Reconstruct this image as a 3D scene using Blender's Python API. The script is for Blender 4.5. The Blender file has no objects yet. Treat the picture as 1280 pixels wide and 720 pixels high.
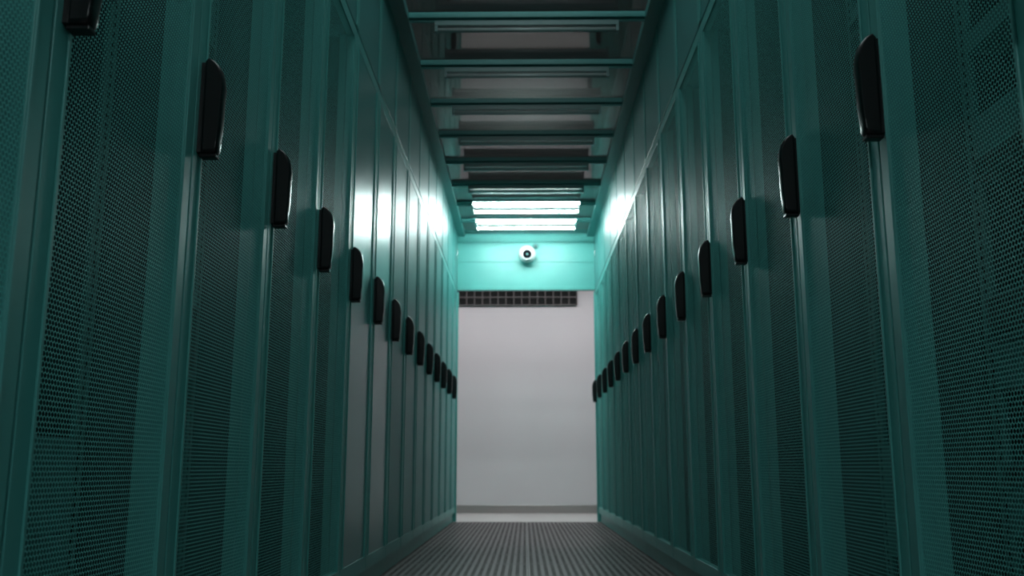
import bpy, bmesh, math, random
from mathutils import Vector, Matrix
random.seed(7)
C = bpy.context
scn = C.scene
try:
    scn.view_settings.view_transform = 'Standard'
    scn.view_settings.look = 'None'
except Exception: pass

# ------------------------------------------------------------ materials
def mat(name, col, rough=.5, metal=0., spec=.5, coat=0., emis=None, estr=0.):
    m = bpy.data.materials.new(name); m.use_nodes = True
    b = m.node_tree.nodes['Principled BSDF']
    b.inputs['Base Color'].default_value = (*col, 1)
    b.inputs['Roughness'].default_value = rough
    b.inputs['Metallic'].default_value = metal
    b.inputs['Specular IOR Level'].default_value = spec
    b.inputs['Coat Weight'].default_value = coat
    if emis:
        b.inputs['Emission Color'].default_value = (*emis, 1)
        b.inputs['Emission Strength'].default_value = estr
    return m

def add_noise(m, c1, c2, scale=3., detail=4., rough=None, bump=0., bscale=60.):
    nt = m.node_tree; N = nt.nodes; L = nt.links
    b = N['Principled BSDF']
    tc = N.new('ShaderNodeTexCoord'); no = N.new('ShaderNodeTexNoise')
    no.inputs['Scale'].default_value = scale; no.inputs['Detail'].default_value = detail
    L.new(tc.outputs['Object'], no.inputs['Vector'])
    r = N.new('ShaderNodeValToRGB')
    r.color_ramp.elements[0].position = .3; r.color_ramp.elements[1].position = .7
    r.color_ramp.elements[0].color = (*c1, 1); r.color_ramp.elements[1].color = (*c2, 1)
    L.new(no.outputs['Fac'], r.inputs['Fac']); L.new(r.outputs['Color'], b.inputs['Base Color'])
    if rough:
        mr = N.new('ShaderNodeMapRange')
        mr.inputs['To Min'].default_value = rough[0]; mr.inputs['To Max'].default_value = rough[1]
        L.new(no.outputs['Fac'], mr.inputs['Value']); L.new(mr.outputs['Result'], b.inputs['Roughness'])

def hex_fac(nt, axes, pitch, radius):
    """returns socket =1 inside a hole of a staggered round-hole perforation"""
    N = nt.nodes; L = nt.links
    tc = N.new('ShaderNodeTexCoord'); sp = N.new('ShaderNodeSeparateXYZ'); cb = N.new('ShaderNodeCombineXYZ')
    L.new(tc.outputs['Object'], sp.inputs[0])
    L.new(sp.outputs[axes[0]], cb.inputs[0]); L.new(sp.outputs[axes[1]], cb.inputs[1])
    s = N.new('ShaderNodeVectorMath'); s.operation = 'SCALE'; s.inputs['Scale'].default_value = 1 / pitch
    L.new(cb.outputs[0], s.inputs[0])
    off = N.new('ShaderNodeVectorMath'); off.operation = 'ADD'; off.inputs[1].default_value = (2000, 1000 * math.sqrt(3), 0)
    L.new(s.outputs[0], off.inputs[0])
    R = (1, math.sqrt(3), 1); H = (.5, math.sqrt(3) / 2, 0)
    outs = []
    for k in (0, 1):
        src = off.outputs[0]
        if k:
            a = N.new('ShaderNodeVectorMath'); a.operation = 'ADD'; a.inputs[1].default_value = H
            L.new(src, a.inputs[0]); src = a.outputs[0]
        md = N.new('ShaderNodeVectorMath'); md.operation = 'MODULO'; md.inputs[1].default_value = R
        L.new(src, md.inputs[0])
        sb = N.new('ShaderNodeVectorMath'); sb.operation = 'SUBTRACT'; sb.inputs[1].default_value = H
        L.new(md.outputs[0], sb.inputs[0])
        ln = N.new('ShaderNodeVectorMath'); ln.operation = 'LENGTH'; L.new(sb.outputs[0], ln.inputs[0])
        outs.append(ln.outputs['Value'])
    mn = N.new('ShaderNodeMath'); mn.operation = 'MINIMUM'; L.new(outs[0], mn.inputs[0]); L.new(outs[1], mn.inputs[1])
    lt = N.new('ShaderNodeMath'); lt.operation = 'LESS_THAN'; lt.inputs[1].default_value = radius
    L.new(mn.outputs[0], lt.inputs[0])
    return lt.outputs[0]

def grid_fac(nt, px, py, fx, fy):
    """1 inside rectangular slots laid out on a px x py grid"""
    N = nt.nodes; L = nt.links
    tc = N.new('ShaderNodeTexCoord'); sp = N.new('ShaderNodeSeparateXYZ'); L.new(tc.outputs['Object'], sp.inputs[0])
    r = []
    for ax, p, fr_ in (('X', px, fx), ('Y', py, fy)):
        m1 = N.new('ShaderNodeMath'); m1.operation = 'MULTIPLY'; m1.inputs[1].default_value = 1/p; L.new(sp.outputs[ax], m1.inputs[0])
        m2 = N.new('ShaderNodeMath'); m2.operation = 'FRACT'; L.new(m1.outputs[0], m2.inputs[0])
        m3 = N.new('ShaderNodeMath'); m3.operation = 'SUBTRACT'; m3.inputs[1].default_value = .5; L.new(m2.outputs[0], m3.inputs[0])
        m4 = N.new('ShaderNodeMath'); m4.operation = 'ABSOLUTE'; L.new(m3.outputs[0], m4.inputs[0])
        m5 = N.new('ShaderNodeMath'); m5.operation = 'LESS_THAN'; m5.inputs[1].default_value = fr_/2; L.new(m4.outputs[0], m5.inputs[0])
        r.append(m5.outputs[0])
    m = N.new('ShaderNodeMath'); m.operation = 'MULTIPLY'; L.new(r[0], m.inputs[0]); L.new(r[1], m.inputs[1])
    return m.outputs[0]

m_frame = mat('teal_powder_coat', (.08, .38, .35), .38, 0, .5)
add_noise(m_frame, (.080, .36, .335), (.092, .40, .37), 2.5, rough=(.36, .45))
m_solid = mat('teal_satin_door', (.05, .24, .23), .22, .0, .34)
add_noise(m_solid, (.052, .26, .25), (.062, .29, .275), 1.5, rough=(.27, .31))
m_solid2 = mat('teal_matt_door', (.05, .24, .23), .4, .0, .2)
add_noise(m_solid2, (.052, .26, .25), (.062, .29, .275), 1.5, rough=(.40, .46))
m_skirt = mat('teal_skirt', (.06, .26, .25), .38, spec=.35)
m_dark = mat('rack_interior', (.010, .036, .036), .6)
m_rail = mat('rack_rail', (.05, .20, .19), .45, .2)
m_black = mat('black_plastic', (.005, .005, .006), .3)
m_hole = mat('slot_black', (.002, .003, .003), .8)
m_srv = mat('server_bezel', (.022, .07, .070), .5)
m_srv2 = mat('server_teal', (.05, .20, .195), .5)
m_white = mat('white_plastic', (.8, .8, .8), .25)
m_lens = mat('camera_lens', (.004, .004, .006), .05)
m_perf = mat('perforated_sheet', (.18, .72, .67), .5, 0, .35)
nt = m_perf.node_tree
f = hex_fac(nt, ('Y', 'Z'), .0092, .435)
inv = nt.nodes.new('ShaderNodeMath'); inv.operation = 'SUBTRACT'; inv.inputs[0].default_value = 1
nt.links.new(f, inv.inputs[1]); nt.links.new(inv.outputs[0], nt.nodes['Principled BSDF'].inputs['Alpha'])

m_tube_on = mat('tube_lit', (1, 1, 1), .3, emis=(.80, 1, .98), estr=88)
m_tube_off = mat('tube_off', (.45, .50, .50), .2)
m_batten = mat('batten_housing', (.10, .20, .20), .35)

# acrylic roof sheet : clear + fresnel reflection
m_acr = bpy.data.materials.new('clear_acrylic'); m_acr.use_nodes = True
nt = m_acr.node_tree; nt.nodes.clear()
o = nt.nodes.new('ShaderNodeOutputMaterial'); mx = nt.nodes.new('ShaderNodeMixShader')
tr = nt.nodes.new('ShaderNodeBsdfTransparent'); tr.inputs[0].default_value = (.8, .85, .84, 1)
gl = nt.nodes.new('ShaderNodeBsdfGlossy'); gl.inputs['Roughness'].default_value = .03
fr = nt.nodes.new('ShaderNodeFresnel'); fr.inputs['IOR'].default_value = 2.1
nt.links.new(fr.outputs[0], mx.inputs[0]); nt.links.new(tr.outputs[0], mx.inputs[1]); nt.links.new(gl.outputs[0], mx.inputs[2])
nt.links.new(mx.outputs[0], o.inputs[0])

m_wall = mat('painted_wall', (.5, .48, .49), .45)
add_noise(m_wall, (.61, .58, .60), (.66, .64, .66), .8, 2)
m_roomwall = mat('room_wall_paint', (.3, .3, .31), .7)
m_ceil = mat('ceiling_paint', (.17, .145, .145), .8)
m_skirting = mat('brushed_steel', (.5, .46, .45), .28, .9)
m_concrete = mat('light_vinyl_floor', (.60, .57, .56), .3)
m_grille = mat('grille_metal', (.10, .09, .09), .45, .2)

# perforated floor tile
m_tile = mat('perforated_tile', (.16, .145, .15), .35, .3)
nt = m_tile.node_tree
f = grid_fac(nt, .0375, .05, .52, .55)
def mapped(a, b_, sock):
    q = nt.nodes.new('ShaderNodeMapRange'); q.inputs['To Min'].default_value = a; q.inputs['To Max'].default_value = b_
    nt.links.new(f, q.inputs['Value']); nt.links.new(q.outputs[0], nt.nodes['Principled BSDF'].inputs[sock])
mixc = nt.nodes.new('ShaderNodeMix'); mixc.data_type = 'RGBA'
mixc.inputs['A'].default_value = (.15, .125, .127, 1); mixc.inputs['B'].default_value = (.004, .004, .004, 1)
nt.links.new(f, mixc.inputs['Factor']); nt.links.new(mixc.outputs['Result'], nt.nodes['Principled BSDF'].inputs['Base Color'])
mapped(.42, 1, 'Roughness'); mapped(.35, 0, 'Specular IOR Level')
m_under = mat('floor_gap', (.02, .02, .02), .8)
m_trim = mat('tile_edge_trim', (.13, .11, .11), .45, .1)
m_trim2 = mat('seam_strip', (.34, .30, .30), .4, .2)

# ------------------------------------------------------------ mesh helpers
class B:
    def __init__(s, mats): s.bm = bmesh.new(); s.mats = mats
    def box(s, x0, x1, y0, y1, z0, z1, m):
        i = s.mats.index(m)
        v = [s.bm.verts.new((x, y, z)) for x in (x0, x1) for y in (y0, y1) for z in (z0, z1)]
        for q in ((0,1,3,2),(4,6,7,5),(0,4,5,1),(2,3,7,6),(0,2,6,4),(1,5,7,3)):
            fc = s.bm.faces.new([v[k] for k in q]); fc.material_index = i
    def quad(s, pts, m):
        fc = s.bm.faces.new([s.bm.verts.new(p) for p in pts]); fc.material_index = s.mats.index(m)
    def prism(s, prof, y0, y1, m, inset=.0, cy=None):
        """profile in x,z extruded along y, with rounded sides"""
        i = s.mats.index(m)
        c = Vector((sum(p[0] for p in prof) / len(prof), sum(p[1] for p in prof) / len(prof)))
        rings = []
        n = len(prof)
        for (y, k) in ((y0, inset), (y0 + inset*.35, inset*.35), (y0 + inset, 0), (y1 - inset, 0), (y1 - inset*.35, inset*.35), (y1, inset)):
            ring = []
            for (px, pz) in prof:
                d = Vector((px, pz)) - c
                q = c + Vector((d.x * (1 - k / .03), d.y * (1 - k / .11)))
                ring.append(s.bm.verts.new((q.x, y, q.y)))
            rings.append(ring)
        for a, b in zip(rings[:-1], rings[1:]):
            for k in range(n):
                fc = s.bm.faces.new([a[k], a[(k+1) % n], b[(k+1) % n], b[k]]); fc.material_index = i; fc.smooth = True
        for r in (rings[0], rings[-1]):
            fc = s.bm.faces.new(r); fc.material_index = i
    def cyl(s, p0, p1, r, m, seg=16, r2=None):
        i = s.mats.index(m)
        p0 = Vector(p0); p1 = Vector(p1); d = (p1 - p0)
        q = d.to_track_quat('Z', 'Y').to_matrix()
        r2 = r if r2 is None else r2
        A = []; D = []
        for k in range(seg):
            a = 2 * math.pi * k / seg; u = q @ Vector((math.cos(a), math.sin(a), 0))
            A.append(s.bm.verts.new(p0 + u * r)); D.append(s.bm.verts.new(p1 + u * r2))
        for k in range(seg):
            fc = s.bm.faces.new([A[k], A[(k+1)%seg], D[(k+1)%seg], D[k]]); fc.material_index = i; fc.smooth = True
        for r_ in (A, D):
            fc = s.bm.faces.new(r_); fc.material_index = i
    def sphere(s, c, r, m, sx=1, sy=1, sz=1):
        i = s.mats.index(m)
        M = Matrix.Translation(c) @ Matrix.Diagonal((sx, sy, sz, 1))
        g = bmesh.ops.create_uvsphere(s.bm, u_segments=32, v_segments=16, radius=r, matrix=M)
        for v in g['verts']:
            for fc in v.link_faces: fc.material_index = i; fc.smooth = True
    def mesh(s, name):
        bmesh.ops.recalc_face_normals(s.bm, faces=s.bm.faces)
        me = bpy.data.meshes.new(name); s.bm.to_mesh(me); s.bm.free()
        for m in s.mats: me.materials.append(m)
        return me

def obj(name, me, loc=(0,0,0), rot=(0,0,0), bevel=0., parent=None):
    ob = bpy.data.objects.new(name, me); scn.collection.objects.link(ob)
    ob.location = loc; ob.rotation_euler = rot
    if bevel:
        b = ob.modifiers.new('bevel', 'BEVEL'); b.width = bevel; b.segments = 2; b.limit_method = 'ANGLE'
        b.angle_limit = math.radians(50)
    if parent: ob.parent = parent
    return ob

# ------------------------------------------------------------ dimensions
XW = .72; HR = 2.35; HC = 2.955; YE = 9.69; CAMH = .527

def rack_mesh(name, solid, seed):
    rnd = random.Random(seed)
    b = B([m_frame, m_perf, m_black, m_dark, m_rail, m_hole, m_srv, m_srv2, m_solid, m_solid2])
    D = 1.1; W = .6
    xd = -.03     # back of door
    # carcass
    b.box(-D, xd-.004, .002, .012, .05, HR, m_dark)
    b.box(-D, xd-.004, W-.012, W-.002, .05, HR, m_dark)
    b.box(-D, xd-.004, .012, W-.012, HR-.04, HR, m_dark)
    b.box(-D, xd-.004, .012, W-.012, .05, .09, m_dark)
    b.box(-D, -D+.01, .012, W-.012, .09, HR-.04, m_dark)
    b.box(xd-.034, xd-.004, .012, .04, .09, HR-.04, m_frame)
    b.box(xd-.034, xd-.004, W-.04, W-.012, .09, HR-.04, m_frame)
    # plinth
    b.box(-D, -.02, .0015, W-.0015, 0, .075, m_frame)
    # door stiles / rails
    z0, z1 = .085, HR-.008
    s = .048
    b.box(xd, 0, .004, .004+s, z0, z1, m_frame)
    b.box(xd, 0, W-.004-s, W-.004, z0, z1, m_frame)
    b.box(xd, 0, .004+s, W-.004-s, z0, z0+.06, m_frame)
    b.box(xd, 0, .004+s, W-.004-s, z1-.05, z1, m_frame)
    # raised bead along the inner edge of the stiles
    for y in (.004+s-.008, W-.004-s):
        b.box(0, .004, y, y+.008, z0+.06, z1-.05, m_frame)
    if solid:
        b.box(xd+.008, -.002, .004+s, W-.004-s, z0+.06, z1-.05, m_solid if solid == 1 else m_solid2)
    else:
        x = -.004
        b.quad([(x, .004+s, z0+.06), (x, W-.004-s, z0+.06), (x, W-.004-s, z1-.05), (x, .004+s, z1-.05)], m_perf)
        # 19in rails with square holes
        for yy in (.062, W-.107):
            b.box(-.16, -.15, yy, yy+.045, .10, HR-.05, m_rail)
            n = int((HR-.2)/.0222)
            for k in range(n):
                z = .12+k*.0222
                b.quad([(-.1495, yy+.016, z), (-.1495, yy+.028, z), (-.1495, yy+.028, z+.012), (-.1495, yy+.016, z+.012)], m_hole)
        z = .14
        while z < HR-.25:
            u = rnd.choice([1, 1, 2, 2, 4]); h = u*.0445
            k = rnd.random()
            if k < .5:
                b.box(-.9, -.135, .11, W-.11, z+.002, z+h-.002, m_srv)
                for q in range(8):
                    y = .13+q*.042
                    b.box(-.135, -.130, y, y+.034, z+.012, z+h-.01, m_hole)
            elif k < .75:
                b.box(-.9, -.145, .11, W-.11, z+.002, z+h-.002, m_srv2)
            z += h + rnd.choice([0, 0, .0445, .13])
    # handle : swing handle, swelling outward, rounded top, flat foot
    hz0, hz1 = 1.190, 1.412
    b.box(-.001, .010, .022, .048, hz0+.004, hz1-.012, m_black)
    H = hz1-hz0
    prof = [(.007, hz0), (.040, hz0+.002), (.044, hz0+.008), (.045, hz0+.03)]
    for t in (.25, .40, .55, .68, .78, .86, .92, .965, .99):
        w = .045 + .004*math.sin(t*math.pi)
        if t > .6: w = .047*math.sqrt(max(0, 1-((t-.6)/.405)**2.6))+.004
        prof.append((w, hz0+H*t))
    prof += [(.012, hz1), (.006, hz1-.008)]
    b.prism(prof, .018, .052, m_black, inset=.008)
    b.box(.006, .042, .023, .047, hz0-.006, hz0+.001, m_black)
    return b.mesh(name)

vars_ = [rack_mesh('rack_mesh_door_%d' % i, 0, i) for i in range(3)]
solid = rack_mesh('rack_solid_door', 1, 9)
solid2 = rack_mesh('rack_matt_door', 2, 9)

for k in range(-4, 13):
    me = solid if k in (3, 4) else solid2 if k > 4 else vars_[k % 3]
    obj('server_rack', me, (-XW, 1.907+.6*k, 0), bevel=.003)
for k in range(-3, 14):
    me = vars_[(k+1) % 3]
    obj('server_rack', me, (XW, 1.878+.6*k, 0), (0, 0, math.pi), bevel=.003)

# ------------------------------------------------------------ containment
YB = -.52
def boxobj(name, x0, x1, y0, y1, z0, z1, m, bevel=0.):
    b = B([m]); b.box(x0, x1, y0, y1, z0, z1, m); return obj(name, b.mesh(name), bevel=bevel)

for sgn, nm in ((-1, 'left'), (1, 'right')):
    b = B([m_skirt, m_frame])
    xs = sorted((sgn*XW, sgn*(XW+.02)))
    b.box(xs[0], xs[1], YB, YE, HR+.003, HC, m_skirt)
    xs = sorted((sgn*(XW-.075), sgn*(XW+.01)))
    b.box(xs[0], xs[1], YB, YE, HC-.03, HC+.02, m_skirt)
    for k in range(17):     # cover strips at each rack joint
        y = 1.907+.6*(k-4) if sgn < 0 else 1.878+.6*(k-4)
        xs = sorted((sgn*(XW-.004), sgn*XW))
        if y > YB+.1: b.box(xs[0], xs[1], y-.03, y+.03, HR+.005, HC-.032, m_frame)
    obj('containment_skirt', b.mesh('skirt'), bevel=.002)

SP = .612
bars = [YE - SP*k for k in range(0, 17)]
b = B([m_skirt, m_acr])
for k, y in enumerate(bars):
    if k == 0: continue
    b.box(-XW+.076, XW-.076, y-.025, y+.025, HC-.018, HC+.015, m_skirt)
    b.box(-XW+.076, XW-.076, y-.006, y+.006, HC-.035, HC-.018, m_skirt)
obj('containment_roof_frame', b.mesh('roof_frame'), bevel=.002)
b = B([m_acr])
for k in range(len(bars)-1):
    b.quad([(-XW+.076, bars[k]-.025, HC), (XW-.076, bars[k]-.025, HC), (XW-.076, bars[k+1]+.025, HC), (-XW+.076, bars[k+1]+.025, HC)], m_acr)
obj('acrylic_roof_panel', b.mesh('roof_panels'))

# lights
def batten(lit):
    b = B([m_batten, m_tube_on, m_tube_off, m_white])
    t = m_tube_on if lit else m_tube_off
    if lit:   # twin tube fitting
        b.box(-.50, .50, -.05, .05, -.03, 0, m_batten)
        for sy in (-.14, .14):
            for x in (-.495, .480):
                b.box(x, x+.015, min(sy, sy*.2)-.012, max(sy, sy*.2)+.012, -.060, -.012, m_batten)
            b.cyl((-.482, sy, -.045), (.482, sy, -.045), .010, t)
        return b.mesh('twin_batten')
    b.box(-.50, .50, -.022, .022, -.026, 0, m_batten)
    b.box(-.50, -.485, -.02, .02, -.060, -.026, m_batten)
    b.box(.485, .50, -.02, .02, -.060, -.026, m_batten)
    b.cyl((-.485, 0, -.045), (.485, 0, -.045), .013, t)
    return b.mesh('batten')
ml, mu = batten(True), batten(False)
for k, y in enumerate(bars):
    if k == 0 : continue
    obj('fluorescent_batten_light', ml if k in (1, 2) else mu, (0, y-(.09 if k in (1, 2) else 0), HC-.035), bevel=.0)

# end transom
b = B([m_frame, m_skirt])
b.box(-XW, XW, YE, YE+.05, HR+.002, HC+.05, m_frame)
b.box(-XW, XW, YE-.012, YE, HR+.002, HR+.04, m_frame)
b.box(-XW, XW, YE-.006, YE, HR+.30, HR+.312, m_frame)
b.box(-XW, XW, YE-.012, YE, HC-.09, HC-.03, m_frame)
obj('containment_transom', b.mesh('transom'), bevel=.002)
for sgn in (-1, 1):
    xs = sorted((sgn*(XW-.012), sgn*(XW+.3)))
    boxobj('door_jamb', xs[0], xs[1], YE+.02, YE+.07, 0, HR, m_frame, .003)

# security camera
root = bpy.data.objects.new('security_camera', None); scn.collection.objects.link(root)
root.location = (.012, YE-.006, HR+.36)
b = B([m_white, m_lens, m_batten, m_skirt])
b.cyl((0.09, 0, .11), (.09, -.012, .11), .03, m_skirt, 24)
b.cyl((.09, -.012, .11), (.09, -.06, .105), .010, m_batten)
b.cyl((.09, -.06, .105), (.03, -.09, .04), .010, m_batten)
obj('bracket', b.mesh('bracket'), parent=root)
b = B([m_white, m_lens, m_batten])
b.sphere((0, -.115, 0), .090, m_white)
b.cyl((0, -.169, -.012), (0, -.210, -.020), .066, m_white, 32, .056)
b.cyl((0, -.209, -.0195), (0, -.214, -.0205), .046, m_lens, 32)
b.cyl((0, -.214, -.0205), (0, -.216, -.021), .012, m_batten, 24)
obj('dome_body', b.mesh('dome_body'), parent=root)

# ------------------------------------------------------------ room
RX = 3.2; YF = 11.5; YN = -4.0; HH = 4.0
boxobj('wall_far', -RX, RX, YF, YF+.1, -.05, HH, m_wall)
boxobj('wall_back', -RX, RX, YN-.1, YN, -.05, HH, m_roomwall)
boxobj('wall_left', -RX-.1, -RX, YN, YF, -.05, HH, m_roomwall)
boxobj('wall_right', RX, RX+.1, YN, YF, -.05, HH, m_roomwall)
boxobj('ceiling', -RX, RX, YN, YF, HH, HH+.1, m_ceil)
boxobj('baseboard_far', -RX, RX, YF-.015, YF, 0, .095, m_skirting, .002)
b = B([m_tile, m_under, m_concrete, m_trim, m_trim2])
b.box(-RX, RX, YN, YE-.02, -.06, -.012, m_under)
b.box(-RX, RX, YE-.02, YF, -.06, 0, m_concrete)
for i in range(-5, 5):
    y = YE-.022
    while y > YN:
        y2 = max(y-.6, YN)
        x0, x1 = i*.6+.002, i*.6+.598
        b.box(x0+.006, x1-.006, y2+.010, y-.010, -.012, 0, m_tile)
        b.box(x0, x0+.006, y2+.002, y-.002, -.012, .0004, m_trim2 if i == 0 else m_trim)
        b.box(x1-.006, x1, y2+.002, y-.002, -.012, .0004, m_trim2 if i == -1 else m_trim)
        b.box(x0+.006, x1-.006, y2+.002, y2+.010, -.012, .0004, m_trim)
        b.box(x0+.006, x1-.006, y-.010, y-.002, -.012, .0004, m_trim)
        y = y2-.0001
obj('floor', b.mesh('floor'))
# grille in far wall
b = B([m_grille, m_hole])
gx0, gx1, gz0, gz1 = -.83, .63, 2.50, 2.80
b.box(gx0, gx1, YF-.012, YF, gz0, gz1, m_hole)
for k in range(16):
    x = gx0+(gx1-gx0)*k/15
    b.box(x-.006, x+.006, YF-.04, YF-.012, gz0, gz1, m_grille)
for z in (gz0, gz0+.1, gz0+.2, gz1):
    b.box(gx0, gx1, YF-.042, YF-.014, z-.006, z+.006, m_grille)
obj('air_return_grille', b.mesh('grille'))

# added fill lights, all out of view, shaped as fittings
def fill_light(name, loc, sx, sy, strength, col=(1, .95, .97), drop=0):
    m = mat('fill_emission_'+name, (1, 1, 1), .4, emis=col, estr=strength)
    b = B([m, m_white])
    b.box(-sx/2-.02, sx/2+.02, -sy/2-.02, sy/2+.02, .0, .05, m_white)
    b.box(-sx/2, sx/2, -sy/2, sy/2, -.01, .0, m)
    if drop:
        for x in (-sx*.4, sx*.4): b.cyl((x, 0, .05), (x, 0, drop), .005, m_white, 8)
    return obj(name, b.mesh(name), loc)
fill_light('added_fill_pendant', (0, 10.45, 2.92), 3.6, .25, 14, drop=HH-2.92)  # added fill, hidden behind the transom, brightens the far wall
fill_light('added_fill_ceiling', (0, 1.9, HH-.055), 1.0, 5.2, 2.4, (.85, .98, 1))  # added fill above the roof, out of frame, lifts the near doors
fill_light('added_fill_pendant', (0, -1.7, 2.5), 1.2, .8, 11.0, (.85, .97, 1), drop=HH-2.5)  # added fill behind the camera, grazes light along the aisle

w = bpy.data.worlds.new('World'); scn.world = w; w.use_nodes = True
w.node_tree.nodes['Background'].inputs[0].default_value = (.01, .012, .014, 1)

# ------------------------------------------------------------ camera
cd = bpy.data.cameras.new('Camera'); cam = bpy.data.objects.new('Camera', cd); scn.collection.objects.link(cam)
cd.lens = 1180/1280*36; cd.sensor_width = 36; cd.clip_start = .05
cam.location = (-.015, 0, CAMH)
cam.rotation_euler = (math.radians(90+10.8), 0, math.radians(.78))
cd.dof.use_dof = True; cd.dof.focus_distance = 2.3; cd.dof.aperture_fstop = 5.0
scn.camera = cam
